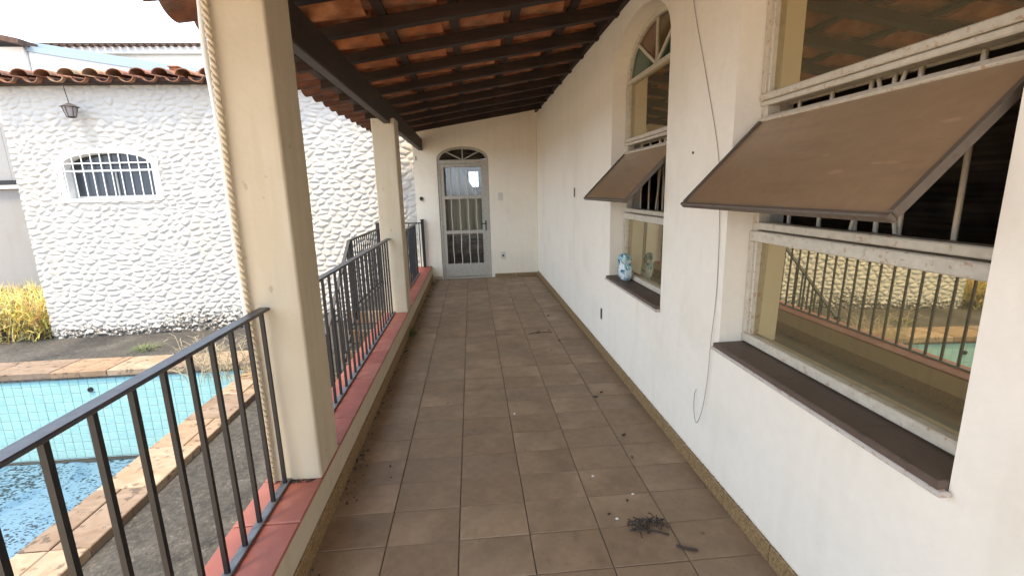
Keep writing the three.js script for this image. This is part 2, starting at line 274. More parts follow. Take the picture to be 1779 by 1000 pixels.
{
  // rooms behind the wall (closed boxes with thickness)
  part(house, 'room_wall', merge([bx(2.9, 3.05, YG, 3.3, -7.9, ZBACK), bx(XW + .25, 2.9, YG, 3.3, ZBACK - .15, ZBACK), bx(XW + .25, 2.9, -.02, 2.84, -4.75, -4.62)]), roomMat);
  part(house, 'room_floor', bx(XW + .25, 2.9, -.1, -.02, -7.9, ZBACK - .15), roomFloor);
  part(house, 'room_ceiling', bx(XW + .25, 2.9, 2.84, 2.95, -7.9, ZBACK - .15), roomMat);
  part(house, 'flat_roof', bx(XW - .1, 5.5, 3.3, 3.42, -12, ZBACK + .2), clayMats[3]);
  // back room behind the end door with a window to the yard behind
  const b = new THREE.Shape([[-.885, -.1], [5.2, -.1], [5.2, 3.3], [-.885, 3.3]].map(p => new THREE.Vector2(...p)));
  for (const [x0, x1] of [[-.03, .18], [.27, .37]]) b.holes.push(new THREE.Path([[x0, 1.52], [x1, 1.52], [x1, 1.86], [x0, 1.86]].map(p => new THREE.Vector2(...p))));
  const g = new THREE.ExtrudeGeometry(b, { depth: .15, bevelEnabled: false }); g.translate(0, 0, -11.2);
  part(house, 'back_wall', muv(strip(g)), roomMat);
  part(house, 'room_side', bx(-.885, -.735, YG, 3.3, -11.05, -7.9), wallWhite); part(house, 'room_side', bx(5.05, 5.2, YG, 3.3, -11.05, -7.9), wallWhite);
  part(house, 'back_room_floor', bx(-.735, 5.05, -.1, -.01, -11.05, -7.9), roomFloor);
  part(house, 'back_room_ceiling', bx(-.885, XW - .11, 2.84, 2.95, -11.2, -7.9), roomMat);
  part(house, 'back_room_ceiling', bx(XW - .11, 5.2, 2.84, 2.95, -11.2, -7.9), roomMat);
}
// windows
function makeWindow(a, b, label) {
  const w = grp(house, 'window', label), za = a + .004, zb = b - .004, X0 = 1.195, X1 = 1.245, f = .034, Y0 = .735;
  const P = (name, g, m, l) => part(w, name, g, m, l);
  // outer arched frame ring
  const out = archPts(-zb, -za, Y0, 2.17, 2.486), inn = archPts(-zb + f, -za - f, Y0 + f, 2.17, 2.486 - f);
  const s = new THREE.Shape(out); s.holes.push(new THREE.Path(inn));
  const g = toWall(new THREE.ExtrudeGeometry(s, { depth: X1 - X0, bevelEnabled: true, bevelSize: .003, bevelThickness: .003, bevelSegments: 1 })); g.translate(X0, 0, 0);
  P('frame', muv(strip(g)), winPaint);
  const rail = (y0, y1, x0 = X0 - .006, x1 = X1) => cbx(x0, x1, y0, y1, za + .002, zb - .002, .004);
  P('transom', rail(1.722, 1.742, X0 - .012), winPaint); P('transom', rail(1.744, 1.770, X0 - .018), winPaint);
  P('transom', rail(1.232, 1.262, X0 - .004), winPaint); P('transom', rail(1.182, 1.226, X0 - .014), winPaint);
  P('bottom_rail', rail(.737, .775, X0 - .014), winPaint);
  P('arch_rail', rail(2.150, 2.180, X0 - .008), winPaint);
  for (const z of [za, zb - .03]) { P('stile', cbx(X0 - .012, X1, .776, 1.181, z, z + .03, .004), winPaint); P('stile', cbx(X0 - .012, X1, 1.771, 2.149, z, z + .03, .004), winPaint); }
  // panes: lower, upper, and coloured panes of the arch between radiating bars
  { const q = new THREE.BoxGeometry(.004, .405, zb - za - .062); q.rotateZ(-.016); q.translate(1.217, .9785, (za + zb) / 2); P('pane', muv(q), glassTint); }
  P('pane', bx(1.213, 1.217, 1.771, 2.149, za + .031, zb - .031), glassTint);
  const c = (za + zb) / 2, hw = (zb - za) / 2 - f, hh = .27, cy = 2.182;
  const ptAt = t => [-c + hw * Math.cos(t), cy + hh * Math.pow(Math.sin(t), .82)];
  for (let k = 0; k < 4; k++) {
    const pts = [[-c, cy]]; for (let i = 0; i <= 6; i++) pts.push(ptAt(Math.PI * (k + i / 6) / 4));
    const q = toWall(new THREE.ExtrudeGeometry(new THREE.Shape(pts.map(p => new THREE.Vector2(...p))), { depth: .004, bevelEnabled: false })); q.translate(1.213, 0, 0);
    P('coloured_pane', muv(strip(q)), colGlass[k], k % 3 ? 'amber fanlight pane' : 'green fanlight pane');
    if (k) { const e = ptAt(Math.PI * k / 4); P('arch_bar', sqbar([1.215, cy, c], [1.215, e[1], -e[0]], .022, .022), winPaint); }
  }
  // tilted sash: hinged at the top, its foot pushed outward
  const T = new THREE.Vector2(1.193, 1.675), B = new THREE.Vector2(.864, 1.338), dir = B.clone().sub(T), L = dir.length(), sg = [];
  const M = new THREE.Matrix4().makeBasis(new THREE.Vector3(0, 0, 1), new THREE.Vector3(-dir.x / L, -dir.y / L, 0), new THREE.Vector3(dir.y / L, -dir.x / L, 0)).setPosition(T.x, T.y, (za + zb) / 2);
  const W2 = (zb - za) / 2 - .022, place = q => { q.applyMatrix4(M); return q; };
  P('sash_rail', place(cbx(-W2, W2, -.022, .002, -.014, .012, .003)), winPaint, 'pale top rail of the tilted sash');
  const edge = mat(lin(.13, .10, .075), { map: tChip, roughness: .45 });
  P('sash_rail', place(cbx(-W2, W2, -L, -L + .014, -.011, .012, .003)), edge);
  P('sash_stile', place(cbx(-W2, -W2 + .013, -L + .015, -.023, -.010, .012, .003)), edge); P('sash_stile', place(cbx(W2 - .013, W2, -L + .015, -.023, -.010, .012, .003)), edge);
  P('sash_pane', place(bx(-W2 + .012, W2 - .012, -L + .014, -.022, -.003, .003)), sashGlass, 'dusty brown tinted glass of the tilted sash');
  // security grille behind the glass
  const gx = 1.285;
  for (const d of [-.408, -.245, -.082, .082, .245, .408]) P('grille_bar', bar([gx, .74, c + d * 1.02], [gx, 2.14, c + d * 1.02], .0075, 8), grillePaint);
  for (const y of [1.245, 1.735, .79, 2.13]) P('grille_bar', sqbar([gx + .01, y, za + .01], [gx + .01, y, zb - .01], .012, .018), grillePaint);
  for (const sgn of [-1, 1]) for (const [y0, y1] of [[2.12, 1.86], [1.60, 1.86], [1.60, 1.26], [1.12, .80]]) P('grille_bar', bar([gx - .012, y0, c + sgn * .008], [gx - .012, y1, c + sgn * .085], .0065, 6), grillePaint);
  P('grille_bar', bar([gx, .74, c], [gx, 2.14, c], .0075, 8), grillePaint);
  // stone sill
  P('sill', cbx(XW - .028, 1.30, .706, .732, a + .002, b - .002, .004), sillStone, 'dark brown window sill slab');
  P('sill_edge', cbx(XW - .034, XW - .006, .697, .712, a - .012, b + .012, .004), sillEdge, 'chipped pale underside edge of the sill');
  return w;
}
makeWindow(...WINS[0], 'near arched window, its large brown sash tilted out toward the camera');
makeWindow(...WINS[1], 'far arched window with green and amber fanlight above a tilted brown sash');
// end door
{
  const d = grp(house, 'door', 'grey metal door with three barred glass panels under a fanlight'), z0 = ZE - .075, z1 = ZE - .03;
  const P = (name, g, m, l) => part(d, name, g, m, l), A = -.518, B = .292;
  const s = new THREE.Shape(archPts(A, B, .006, 1.905, 2.111)); s.holes.push(new THREE.Path(archPts(A + .035, B - .035, .02, 1.905, 2.111 - .03)));
  const g = new THREE.ExtrudeGeometry(s, { depth: .07, bevelEnabled: true, bevelSize: .003, bevelThickness: .003, bevelSegments: 1 }); g.translate(0, 0, ZE - .09);
  P('frame', muv(strip(g)), doorPaint);
  const xa = A + .038, xb = B - .038;
  P('head_rail', cbx(xa, xb, 1.855, 1.915, z0, z1 + .012, .004), doorPaint);
  P('stile', cbx(xa, xa + .055, .03, 1.853, z0, z1, .004), doorPaint); P('stile', cbx(xb - .085, xb, .03, 1.853, z0, z1, .004), doorPaint);
  const L = xa + .056, R = xb - .086;
  for (const [y0, y1] of [[1.80, 1.853], [1.300, 1.355], [.740, .795], [.03, .245]]) P(y0 < .1 ? 'kick_panel' : 'rail', cbx(L, R, y0, y1, z0, z1, .004), doorPaint);
  P('threshold', cbx(A, B, .002, .024, ZE - .10, ZE + .03, .004), doorPaint);
  for (const [y0, y1] of [[.246, .739], [.796, 1.299], [1.356, 1.799]]) {
    P('pane', bx(L, R, y0, y1, ZE - .062, ZE - .058), doorGlass);
    for (let k = 0; k < 4; k++) { const x = L + (R - L) * (k + .75) / 4.4, pts = []; for (let i = 0; i <= 10; i++) pts.push([x + .004 * Math.sin(i * .9 + k * .4), y0 + (y1 - y0) * i / 10, z1 - .012]); P('door_bar', tube(pts, .008, 16, 6), grillePaint); }
  }
  const c = (A + B) / 2, hw = (B - A) / 2 - .035, ptAt = t => [c + hw * Math.cos(t), 1.916 + .165 * Math.pow(Math.sin(t), .82)];
  for (let k = 0; k < 4; k++) {
    const pts = [[c, 1.916]]; for (let i = 0; i <= 6; i++) pts.push(ptAt(Math.PI * (k + i / 6) / 4));
    const q = new THREE.ExtrudeGeometry(new THREE.Shape(pts.map(p => new THREE.Vector2(...p))), { depth: .004, bevelEnabled: false }); q.translate(0, 0, ZE - .06); P('fanlight_pane', muv(strip(q)), doorGlass);
    if (k) { const e = ptAt(Math.PI * k / 4); P('fanlight_bar', sqbar([c, 1.912, ZE - .05], [e[0], e[1], ZE - .05], .018, .018), doorPaint); }
  }
  const hx = xb - .03;
  P('lock_plate', cbx(hx - .013, hx + .013, .78, .95, z1, z1 + .005, .002), ironFoot); P('handle', merge([bar([hx, .90, z1], [hx, .90, z1 + .05], .009), bar([hx, .90, z1 + .05], [hx - .07, .895, z1 + .05], .007)]), iron);
}
// curtain hanging inside the door
{
  const W = 44, Hn = 30, g = new THREE.PlaneGeometry(1, 1, W, Hn), p = g.attributes.position;
  for (let i = 0; i < p.count; i++) {
    const u = p.getX(i) + .5, v = p.getY(i) + .5, x = -.50 + u * .80;
    const top = 1.88 - .58 * clamp((u - .36) / .46), bot = .76 + .12 * Math.sin(u * 7 + 1) * (1 - u) + .10 * (u < .45 ? 1 : 0) * Math.sin(u * 19);
    p.setXYZ(i, x, bot + (top - bot) * v, ZE - .17 + .028 * Math.sin(u * 34 + v * 1.5) + .012 * Math.sin(u * 71));
  }
  g.computeVertexNormals();
  tagged('curtain', muv(g), phys(lin(.36, .32, .23), { roughness: 1, transmission: .3, thickness: 0, side: THREE.DoubleSide }), 'beige curtain drawn aside behind the glass of the end door', 'curtain');
}

// ------------------------------------------------------------------ porch roof
const roof = thing('porch_roof', 'lean-to porch roof of dark timber rafters under orange clay tiles', 'roof');
{
  part(roof, 'beam', cbx(-.795, -.73, 2.065, 2.245, ZE + .002, -1.95, .006), beamWood, 'long dark edge beam resting on the pillars');
  const P = .523, rafterGeo = (() => { const L0 = -1.13, L1 = XW - .004, s = new THREE.Shape([[L0, roofY(L0) + .03], [L1, roofY(L1)], [L1, roofY(L1) + .078], [L0, roofY(L0) + .078]].map(p => new THREE.Vector2(...p)));
    const g = new THREE.ExtrudeGeometry(s, { depth: .060, bevelEnabled: true, bevelSize: .004, bevelThickness: .004, bevelSegments: 1 }); g.translate(0, 0, -.03); return muv(strip(g)); })();
  for (let k = -8; k < 9; k++) { const z = -3.50 - P * k; if (z > ZBACK - .1 || (z > -1.6 && z < -1.3)) continue; if (z < ZE + .05) break; const r = part(roof, 'rafter', rafterGeo, darkWood); r.position.set(0, rr(-.004, .004), z); }
  for (const x of [-1.10, -.86, -.46, -.06, .34, .74, 1.03]) part(roof, 'batten', bx(x - .028, x + .028, roofY(x) + .081, roofY(x) + .105, ZE + .002, ZBACK), darkWood);
  part(roof, 'wall_plate', bx(XW - .004 - .03, XW - .003, roofY(XW) + .01, roofY(XW) + .075, ZE + .05, ZBACK - .1), darkWood);
  // clay tiles: channel tiles (open side up) and cover tiles (open side down), three shape variants each
  const tile = (r0, r1, L, up, k) => { // half pipe along +x (upslope), r0 at the lower end
    const N = 10, M = 3, pos = [], idx = [], uv = [];
    for (let j = 0; j <= M; j++) for (let i = 0; i <= N; i++) {
      const t = j / M, a = Math.PI * (.04 + .92 * i / N), r = r0 + (r1 - r0) * t, x = L * t; pos.push(x, (up ? -1 : 1) * r * .78 * Math.sin(a), r * Math.cos(a)); uv.push(x + k * .3, r * a * 1.2 + k * .17);
    }
    const o = pos.length / 3;
    for (let j = 0; j <= M; j++) for (let i = 0; i <= N; i++) { const q = (j * (N + 1) + i) * 3; const r = r0 + (r1 - r0) * j / M, f = (r - .013) / r; pos.push(pos[q], pos[q + 1] * f, pos[q + 2] * f); uv.push(uv[q / 3 * 2], uv[q / 3 * 2 + 1]); }
    const quad = (a, b, c, d) => idx.push(a, b, c, a, c, d);
    for (let j = 0; j < M; j++) for (let i = 0; i < N; i++) { const a = j * (N + 1) + i; quad(a, a + 1, a + N + 2, a + N + 1); quad(o + a, o + a + N + 1, o + a + N + 2, o + a + 1); }
    for (let i = 0; i < N; i++) { quad(i, o + i, o + i + 1, i + 1); const b = M * (N + 1) + i; quad(b, b + 1, o + b + 1, o + b); }
    const g = new THREE.BufferGeometry(); g.setAttribute('position', new THREE.Float32BufferAttribute(pos, 3)); g.setAttribute('uv', new THREE.Float32BufferAttribute(uv, 2)); g.setIndex(idx); const h = g.toNonIndexed(); h.computeVertexNormals(); return smoothN(h);
  };
  function smoothN(h) { return h; }
  const chan = [0, 1, 2].map(k => tile(.098, .122, .46, true, k)), cov = [0, 1, 2].map(k => tile(.112, .088, .46, false, k));
  roof.userData.tiles = undefined; delete roof.userData.tiles;
  makeTiles(roof, chan, cov, { x0: -1.40, rows: 6, exposed: .405, pitch: .262, z0: ZBACK - .05, z1: ZE + .1, split: -1.75, slope: SL, y: x => roofY(x) + .182, rowName: 'roof_tile' });
  globalThis.__tiles = { tile };
}
function makeTiles(parent, chan, cov, o) {
  const rest = [], M = new THREE.Matrix4(), Q = new THREE.Quaternion(), E = new THREE.Euler(); let n = 0;
  for (let z = o.z0, c = 0; z > o.z1; z -= o.pitch, c++) for (let r = 0; r < o.rows; r++) for (const up of [true, false]) {
    const x = o.x0 + r * o.exposed * Math.cos(o.slope) + rr(-.012, .012) + (up ? 0 : .015), zz = z + (up ? 0 : o.pitch / 2) + rr(-.008, .008);
    const y = o.y(x) + (up ? 0 : .028) + .004 * r % .01; E.set(rr(-.03, .03), rr(-.015, .015), o.slope - .022 + rr(-.01, .01)); Q.setFromEuler(E);
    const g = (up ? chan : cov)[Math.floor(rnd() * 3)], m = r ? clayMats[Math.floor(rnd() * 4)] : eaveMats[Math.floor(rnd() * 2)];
    if (zz < o.split && n < 300) { const t = part(parent, o.rowName, g, m); t.position.set(x, y, zz); t.quaternion.copy(Q); n++; }
    else { M.compose(new THREE.Vector3(x, y, zz), Q, new THREE.Vector3(1, 1, 1)); const h = g.clone(); h.applyMatrix4(M); rest.push(h); }
  }
  if (rest.length) stuff(part(parent, o.rowName, merge(rest), clayMats[0]));
}

// ------------------------------------------------------------------ pillars, rope, hose
function pillar(x0, x1, z0, z1, top, label) {
  // plastered shaft with worn round corners and a slightly uneven face
  const w = (x1 - x0) / 2, d = (z1 - z0) / 2, r = .011, sh = new THREE.Shape();
  sh.moveTo(-w + r, -d); sh.lineTo(w - r, -d); sh.absarc(w - r, -d + r, r, -Math.PI / 2, 0); sh.lineTo(w, d - r); sh.absarc(w - r, d - r, r, 0, Math.PI / 2); sh.lineTo(-w + r, d); sh.absarc(-w + r, d - r, r, Math.PI / 2, Math.PI); sh.lineTo(-w, -d + r); sh.absarc(-w + r, -d + r, r, Math.PI, Math.PI * 1.5);
  const g = strip(new THREE.ExtrudeGeometry(sh, { depth: top - YK, steps: 44, bevelEnabled: false, curveSegments: 4 })); g.rotateX(-Math.PI / 2);
  const p = g.attributes.position;
  for (let i = 0; i < p.count; i++) { const y = p.getY(i), x = p.getX(i), z = p.getZ(i); p.setX(i, x * (1 + .030 * (fbm(y * 3 + 9, z * 5 + 4, 64, 55, 3) - .5))); p.setZ(i, z * (1 + .030 * (fbm(y * 3 + 3, x * 5 + 7, 64, 56, 3) - .5))); }
  g.translate((x0 + x1) / 2, YK + .002, (z0 + z1) / 2); muv(g);
  return tagged('pillar', g, pillarPaint, label, 'pillar', 'porch pillars');
}
pillar(-.896, XK, -2.125, -1.868, 2.20, 'near cream square pillar with a rope running down its corner');
pillar(-.912, XK, -4.95, -4.70, 2.11, 'far cream square pillar between the two long railings');
{
  const g = [], N = 260, x0 = -.889, z0 = -1.852;
  for (const ph of [0, Math.PI]) { const pts = []; for (let i = 0; i <= N; i++) { const t = i / N, y = .235 + t * 1.95, a = t * 1.95 / .052 * Math.PI * 2 + ph; pts.push([x0 + .0055 * Math.cos(a) + .004 * Math.sin(t * 9), y, z0 + .0055 * Math.sin(a)]); } g.push(tube(pts, .0068, 900, 6)); }
  tagged('rope', merge(g), ropeMat, 'beige twisted rope hanging down the corner of the near pillar', 'rope');
  tagged('hose', tube([[-.908, .24, -1.872], [-.909, .8, -1.873], [-.911, 1.3, -1.872], [-.912, 1.72, -1.876], [-.921, 1.92, -1.880], [-.912, 2.08, -1.876], [-.91, 2.3, -1.9]], .0105, 80, 8), pvc, 'thin pale hose behind the rope on the near pillar', 'hose');
}

// ------------------------------------------------------------------ railings
function railing(z0, z1, y1, label, x = XB, phase = 0) { // z0 far, z1 near
  const t = thing('porch_railing', label, 'railing', 'black iron porch railings');
  part(t, 'handrail', cbx(x - .022, x + .022, y1 - .012, y1, z0, z1, .003), ironRail);
  part(t, 'bottom_rail', cbx(x - .016, x + .016, YK + .006, YK + .014, z0, z1, .002), ironFoot);
  for (let z = phase; z > z0 + .02; z -= .1185) if (z < z1 - .02) part(t, 'baluster', sqbar([x + rr(-.002, .002), YK + .014, z], [x, y1 - .012, z + rr(-.003, .003)], .0135, .0135), iron);
  return t;
}
railing(-1.867, 1.05, .992, 'nearest black iron railing in front of the rope pillar', XB, 1.01);
railing(-4.699, -2.126, .985, 'black iron railing between the two cream pillars', XB, -2.24);
railing(-7.05, -4.951, .975, 'far black iron railing between the far pillar and the end wall', XB, -5.05);
tagged('gate_post', merge([sqbar([-.80, YK, ZE + .06], [-.80, .985, ZE + .06], .045, .045), sqbar([-.80, .985, ZE + .06], [-.80, 1.0, ZE + .06], .055, .055)]), iron, 'thick black iron gate post against the end wall', 'post');

// ------------------------------------------------------------------ stairs outside the kerb
{
  const s = thing('garden_stairs', 'stone faced stairs rising beside the porch behind the railing', 'stairs');
  const xa = -1.56, xb = XO - .004, zl = -5.75, n = 5, T = .27, R = .8 / 5;
  part(s, 'landing', cbx(xa, xb, YG, -.002, -7.69, zl, .006), concrete);
  for (let k = 1; k < n; k++) { const y = -R * k, z = zl + T * (k - 1);
    part(s, 'step', cbx(xa, xb, YG - .02, y, z + .018, z + T, .006), concrete); }
  for (let k = 0; k < n; k++) { const z = zl + T * k; let x = xa; while (x < xb - .05) { const w = Math.min(rr(.14, .26), xb - x); const g = cbx(x + .003, x + w - .003, -R * (k + 1) + .003, -R * k - .004, z, z + .017, .003); muv(g, rnd() * 3, rnd() * 3); part(s, 'riser_stone', g, stoneMats[Math.floor(rnd() * 4)]); x += w; } }
  // flagstones at the foot of the stairs
  for (let i = 0; i < 5; i++) for (let j = 0; j < 2; j++) { const z = -4.35 + i * .34, x = xa + .03 + j * .3, g = cbx(x, x + .27 + rr(-.02, .02), YG - .01, YG + .022, z, z + .31 + rr(-.02, .02), .006); muv(g, rnd() * 3, rnd() * 3); part(s, 'flagstone', g, [stoneMats[0], capMats[2], stoneMats[2], capMats[0]][Math.floor(rnd() * 4)]); }
  const r = thing('stair_railing', 'black iron stair railing in front of the textured wall', 'railing'), x = -1.49, yt = .875;
  part(r, 'handrail', sqbar([x, yt, -7.55], [x, yt, zl], .036, .02), iron);
  part(r, 'handrail', sqbar([x, yt, zl], [x, .06, zl + 1.2], .036, .02), iron);
  part(r, 'post', sqbar([x, -.02, -7.55], [x, yt + .10, -7.55], .05, .05), iron); part(r, 'post', sqbar([x, -.1, zl], [x, yt, zl], .045, .045), iron); part(r, 'post', sqbar([x, YG, zl + 1.2], [x, .08, zl + 1.2], .045, .045), iron);
  for (let z = -7.43; z < zl - .05; z += .118) part(r, 'baluster', sqbar([x, .06, z], [x, yt, z], .015, .015), iron);
  for (let k = 1; k < 10; k++) { const t = k / 10; part(r, 'baluster', sqbar([x, yt - .815 * t, zl + 1.2 * t], [x, -.08 - .72 * t, zl + 1.2 * t], .015, .015), iron); }
  part(r, 'bottom_rail', sqbar([x, .06, -7.55], [x, .06, zl], .025, .015), iron); part(r, 'bottom_rail', sqbar([x, .02, zl], [x, -.7, zl + 1.2], .025, .015), iron);
  part(r, 'back_rail', sqbar([x, .945, -7.58], [-.82, .945, -7.58], .02, .02), iron); for (let q = x + .16; q < -.85; q += .16) part(r, 'back_baluster', sqbar([q, .03, -7.58], [q, .945, -7.58], .012, .012), iron);
}

// ------------------------------------------------------------------ annex with textured plaster
const annex = thing('annex', 'white outbuilding with scalloped stone-pattern plaster and clay tile eave', 'building');
{
  const X0 = -6.88, X1 = -.886, Y0 = YG - .12, Y1 = 3.12, ZA = -7.9, S = .0112;
  const nx = Math.round((X1 - X0) / S), ny = Math.round((Y1 - Y0) / S), pos = new Float32Array((nx + 1) * (ny + 1) * 3), col = new Float32Array((nx + 1) * (ny + 1) * 3), idx = [];
  const CW = .162, CH = .084, wl = -6.26, wr = -4.84, wb = 1.40, wt = 2.0;
  const inHole = (x, y) => x > -6.2 && x < -4.9 && y > 1.455 && y < 1.93 + .215 * Math.sqrt(Math.max(0, 1 - ((x + 5.55) / .66) ** 2)) - .0;
  for (let j = 0; j <= ny; j++) for (let i = 0; i <= nx; i++) {
    const x = X0 + (X1 - X0) * i / nx, y = Y0 + (Y1 - Y0) * j / ny, o = (j * (nx + 1) + i) * 3;
    const qx = x + .22 * (fbm(x * 2.2 + 40, y * 2.2 + 40, 99, 201, 3) - .5), qy = y + .16 * (fbm(x * 1.7 + 20, y * 1.7 + 20, 99, 202, 3) - .5) + .03 * Math.sin(x * 2.3);
    const u = qx / CW, v = qy / CH, ci = Math.floor(u), cj = Math.floor(v); let f1 = 9, f2 = 9, dy = 0, rnd1 = 0;
    for (let b = -1; b <= 1; b++) for (let a = -1; a <= 1; a++) { const I = ci + a, J = cj + b, px = I + .5 + (hash(I + 500, J + 500, 1) - .5) * .85 + (J & 1 ? .25 : -.25), py = J + .5 + (hash(I + 500, J + 500, 2) - .5) * .7; const d = Math.hypot(u - px, (v - py) * .9); if (d < f1) { f2 = f1; f1 = d; dy = v - py; rnd1 = hash(I + 500, J + 500, 5); } else if (d < f2) f2 = d; }
    const pad = step(0, .52, f2 - f1), h = .0150 * pad + .008 * (rnd1 - .5) * pad - .009 * dy * pad + .004 * (fbm(x * 18 + 60, y * 18 + 60, 999, 205, 3) - .5);
    pos[o] = x; pos[o + 1] = y; pos[o + 2] = ZA + h;
    // black mould flecks near the ground, worn grain over the rest
    const lo = clamp(1 - (y - YG - .02) / (.34 + .30 * fbm(x * 1.3 + 11, 3, 99, 207, 3) + (x > -5.2 ? .12 : -.08))), m = step(.55, .62, fbm(x * 44 + 70, y * 52 + 70, 4096, 208, 3) * .62 + lo * .42) * (lo > 0 ? 1 : 0), g2 = .97 + .06 * (fbm(x * 7 + 5, y * 7 + 5, 999, 209, 3) - .5);
    const wc = step(.60, .72, fbm(x * 3 + 80, y * 1.2 + 80, 999, 210, 4)); // faint ochre weathering blotches
    col[o] = .47 * g2 * (1 - .86 * m); col[o + 1] = .44 * g2 * (1 - .87 * m) * (1 - .025 * wc); col[o + 2] = .39 * g2 * (1 - .88 * m) * (1 - .07 * wc);
  }
  for (let j = 0; j < ny; j++) for (let i = 0; i < nx; i++) { const x = X0 + (X1 - X0) * (i + .5) / nx, y = Y0 + (Y1 - Y0) * (j + .5) / ny; if (inHole(x, y)) continue; const a = j * (nx + 1) + i; idx.push(a, a + 1, a + nx + 2, a, a + nx + 2, a + nx + 1); }
  const g = new THREE.BufferGeometry(); g.setAttribute('position', new THREE.BufferAttribute(pos, 3)); g.setAttribute('color', new THREE.BufferAttribute(col, 3)); g.setIndex(idx); g.computeVertexNormals();
  part(annex, 'textured_wall', g, mat(0xffffff, { vertexColors: true, roughness: .85 }), 'white plaster wall pressed into irregular stone-like scales');
  const wm = mat(lin(.78, .775, .75), { map: tPlaster });
  part(annex, 'side_wall', bx(X0, X0 + .14, YG - .1, 3.1, -10.4, ZA - .002), wm);
  part(annex, 'back_wall', merge([bx(X0 + .14, X1, YG - .1, 3.1, -10.4, -10.25), bx(X1 - .03, X1 - .004, YG, 3.1, -10.25, -8.0)]), wm);
  part(annex, 'room_floor', bx(X0 + .14, X1 - .03, YG, YG + .1, -10.25, -8.1), roomFloor);
  part(annex, 'room_ceiling', bx(X0 + .14, X1 - .03, 3.0, 3.08, -10.25, -7.95), roomMat);
  // window
  const w = grp(annex, 'window', 'wide arched window with white bars and dark grey panes');
  const o1 = archPts(-6.26, -4.84, 1.41, 1.95, 2.20), o2 = archPts(-6.20, -4.90, 1.455, 1.93, 2.145), s = new THREE.Shape(o1); s.holes.push(new THREE.Path(o2));
  const q = new THREE.ExtrudeGeometry(s, { depth: .21, bevelEnabled: true, bevelSize: .006, bevelThickness: .006, bevelSegments: 2 }); q.translate(0, 0, ZA - .197); part(w, 'surround', muv(strip(q)), wm);
  const gm = mat(lin(.09, .10, .11), { roughness: .5 }), fm = mat(lin(.36, .37, .36), { roughness: .5 }), dz = ZA - .17;
  for (let k = 0; k < 2; k++) { const x = -6.19 + k * .65; part(w, 'pane', bx(x, x + .63, 1.50, 1.86, dz, dz + .006), phys(lin(.03, .034, .04), { roughness: .12 })); }
  part(w, 'frame', merge([bx(-6.2, -4.9, 1.456, 1.498, dz - .01, dz + .03), bx(-6.2, -4.9, 1.862, 1.90, dz - .01, dz + .03), bx(-6.205, -6.17, 1.499, 1.861, dz - .01, dz + .03), bx(-4.93, -4.895, 1.499, 1.861, dz - .01, dz + .03), bx(-5.56, -5.54, 1.499, 1.861, dz - .01, dz + .03)]), fm);
  part(w, 'upper_pane', bx(-6.2, -4.9, 1.901, 2.14, dz, dz + .006), phys(lin(.03, .03, .03), { roughness: .08 }));
  const bm = mat(lin(.78, .77, .73), { roughness: .5 }), zb = ZA + .055;
  for (let k = 0; k < 12; k++) { const x = -6.27 + .1345 * k; part(w, 'grille_bar', sqbar([x, 1.43, zb], [x, 2.0 + .235 * Math.sqrt(Math.max(0, 1 - ((x + 5.53) / .80) ** 2)), zb], .0105, .0105), bm); }
  for (const y of [1.44, 1.875, 1.985]) part(w, 'grille_bar', sqbar([-6.29, y, zb + .001], [-4.77, y, zb + .001], .012, .016), bm);
  // eave: fascia board, clay tiles
  part(annex, 'fascia', cbx(X0 - .2, X1, 3.10, 3.125, ZA - .05, ZA + .16, .005), darkWood);
  part(annex, 'roof_deck', (() => { const h = bx(X0 - .2, X1, -.02, .02, -2.9, 0); h.rotateX(.13); h.translate(0, 3.135, ZA + .18); return h; })(), darkWood);
  const { tile } = globalThis.__tiles, chan = [0, 1, 2].map(k => tile(.105, .125, .48, true, k)), cov = [0, 1, 2].map(k => tile(.125, .098, .48, false, k)), rest = [];
  const am = [[.52, .30, .19], [.44, .25, .16], [.60, .44, .31], [.38, .20, .13]].map(c => mat(lin(...c), { map: tClay, roughness: .85, side: THREE.DoubleSide }));
  for (let c = 0; c < 19; c++) for (let r = 0; r < 6; r++) for (const up of [true, false]) {
    const x = X0 - .08 + c * .318 + (up ? .159 : 0) + rr(-.012, .012); if (x > X1 - .08) continue;
    const gg = (up ? chan : cov)[Math.floor(rnd() * 3)], pl = o => { o.position.set(x, 3.13 + r * .43 * .13 + (up ? .045 : .055) + rr(-.006, .006), ZA + .26 - r * .43 + rr(-.015, .015) - (up ? 0 : .01)); o.rotation.set(0, Math.PI / 2 + rr(-.03, .03), 0); o.rotateZ(.13 - .02); };
    const t = part(annex, 'roof_tile', gg, am[Math.floor(rnd() * 4)]); pl(t);
  }
  delete globalThis.__tiles;
}
{
  const l = thing('lantern', 'small black hanging lantern under the annex tile eave', 'lamp'), x = -5.78, z = -7.72, im = mat(lin(.05, .045, .045), { roughness: .6 });
  part(l, 'chain', bar([x - .03, 3.09, z], [x, 2.83, z], .006, 6), im);
  const c = new THREE.CylinderGeometry(.02, .125, .055, 6); c.translate(x, 2.80, z); part(l, 'cap', c, im);
  const b = new THREE.CylinderGeometry(.088, .055, .13, 6); b.translate(x, 2.705, z); part(l, 'glass', b, phys(lin(.28, .24, .23), { roughness: .3 }), 'grey tapered lantern glass');
  for (let k = 0; k < 6; k++) { const a = k / 6 * Math.PI * 2; part(l, 'rib', bar([x + .056 * Math.sin(a), 2.64, z + .056 * Math.cos(a)], [x + .09 * Math.sin(a), 2.775, z + .09 * Math.cos(a)], .005, 5), im); }
  const e = new THREE.CylinderGeometry(.06, .04, .02, 6); e.translate(x, 2.63, z); part(l, 'base', e, im);
}

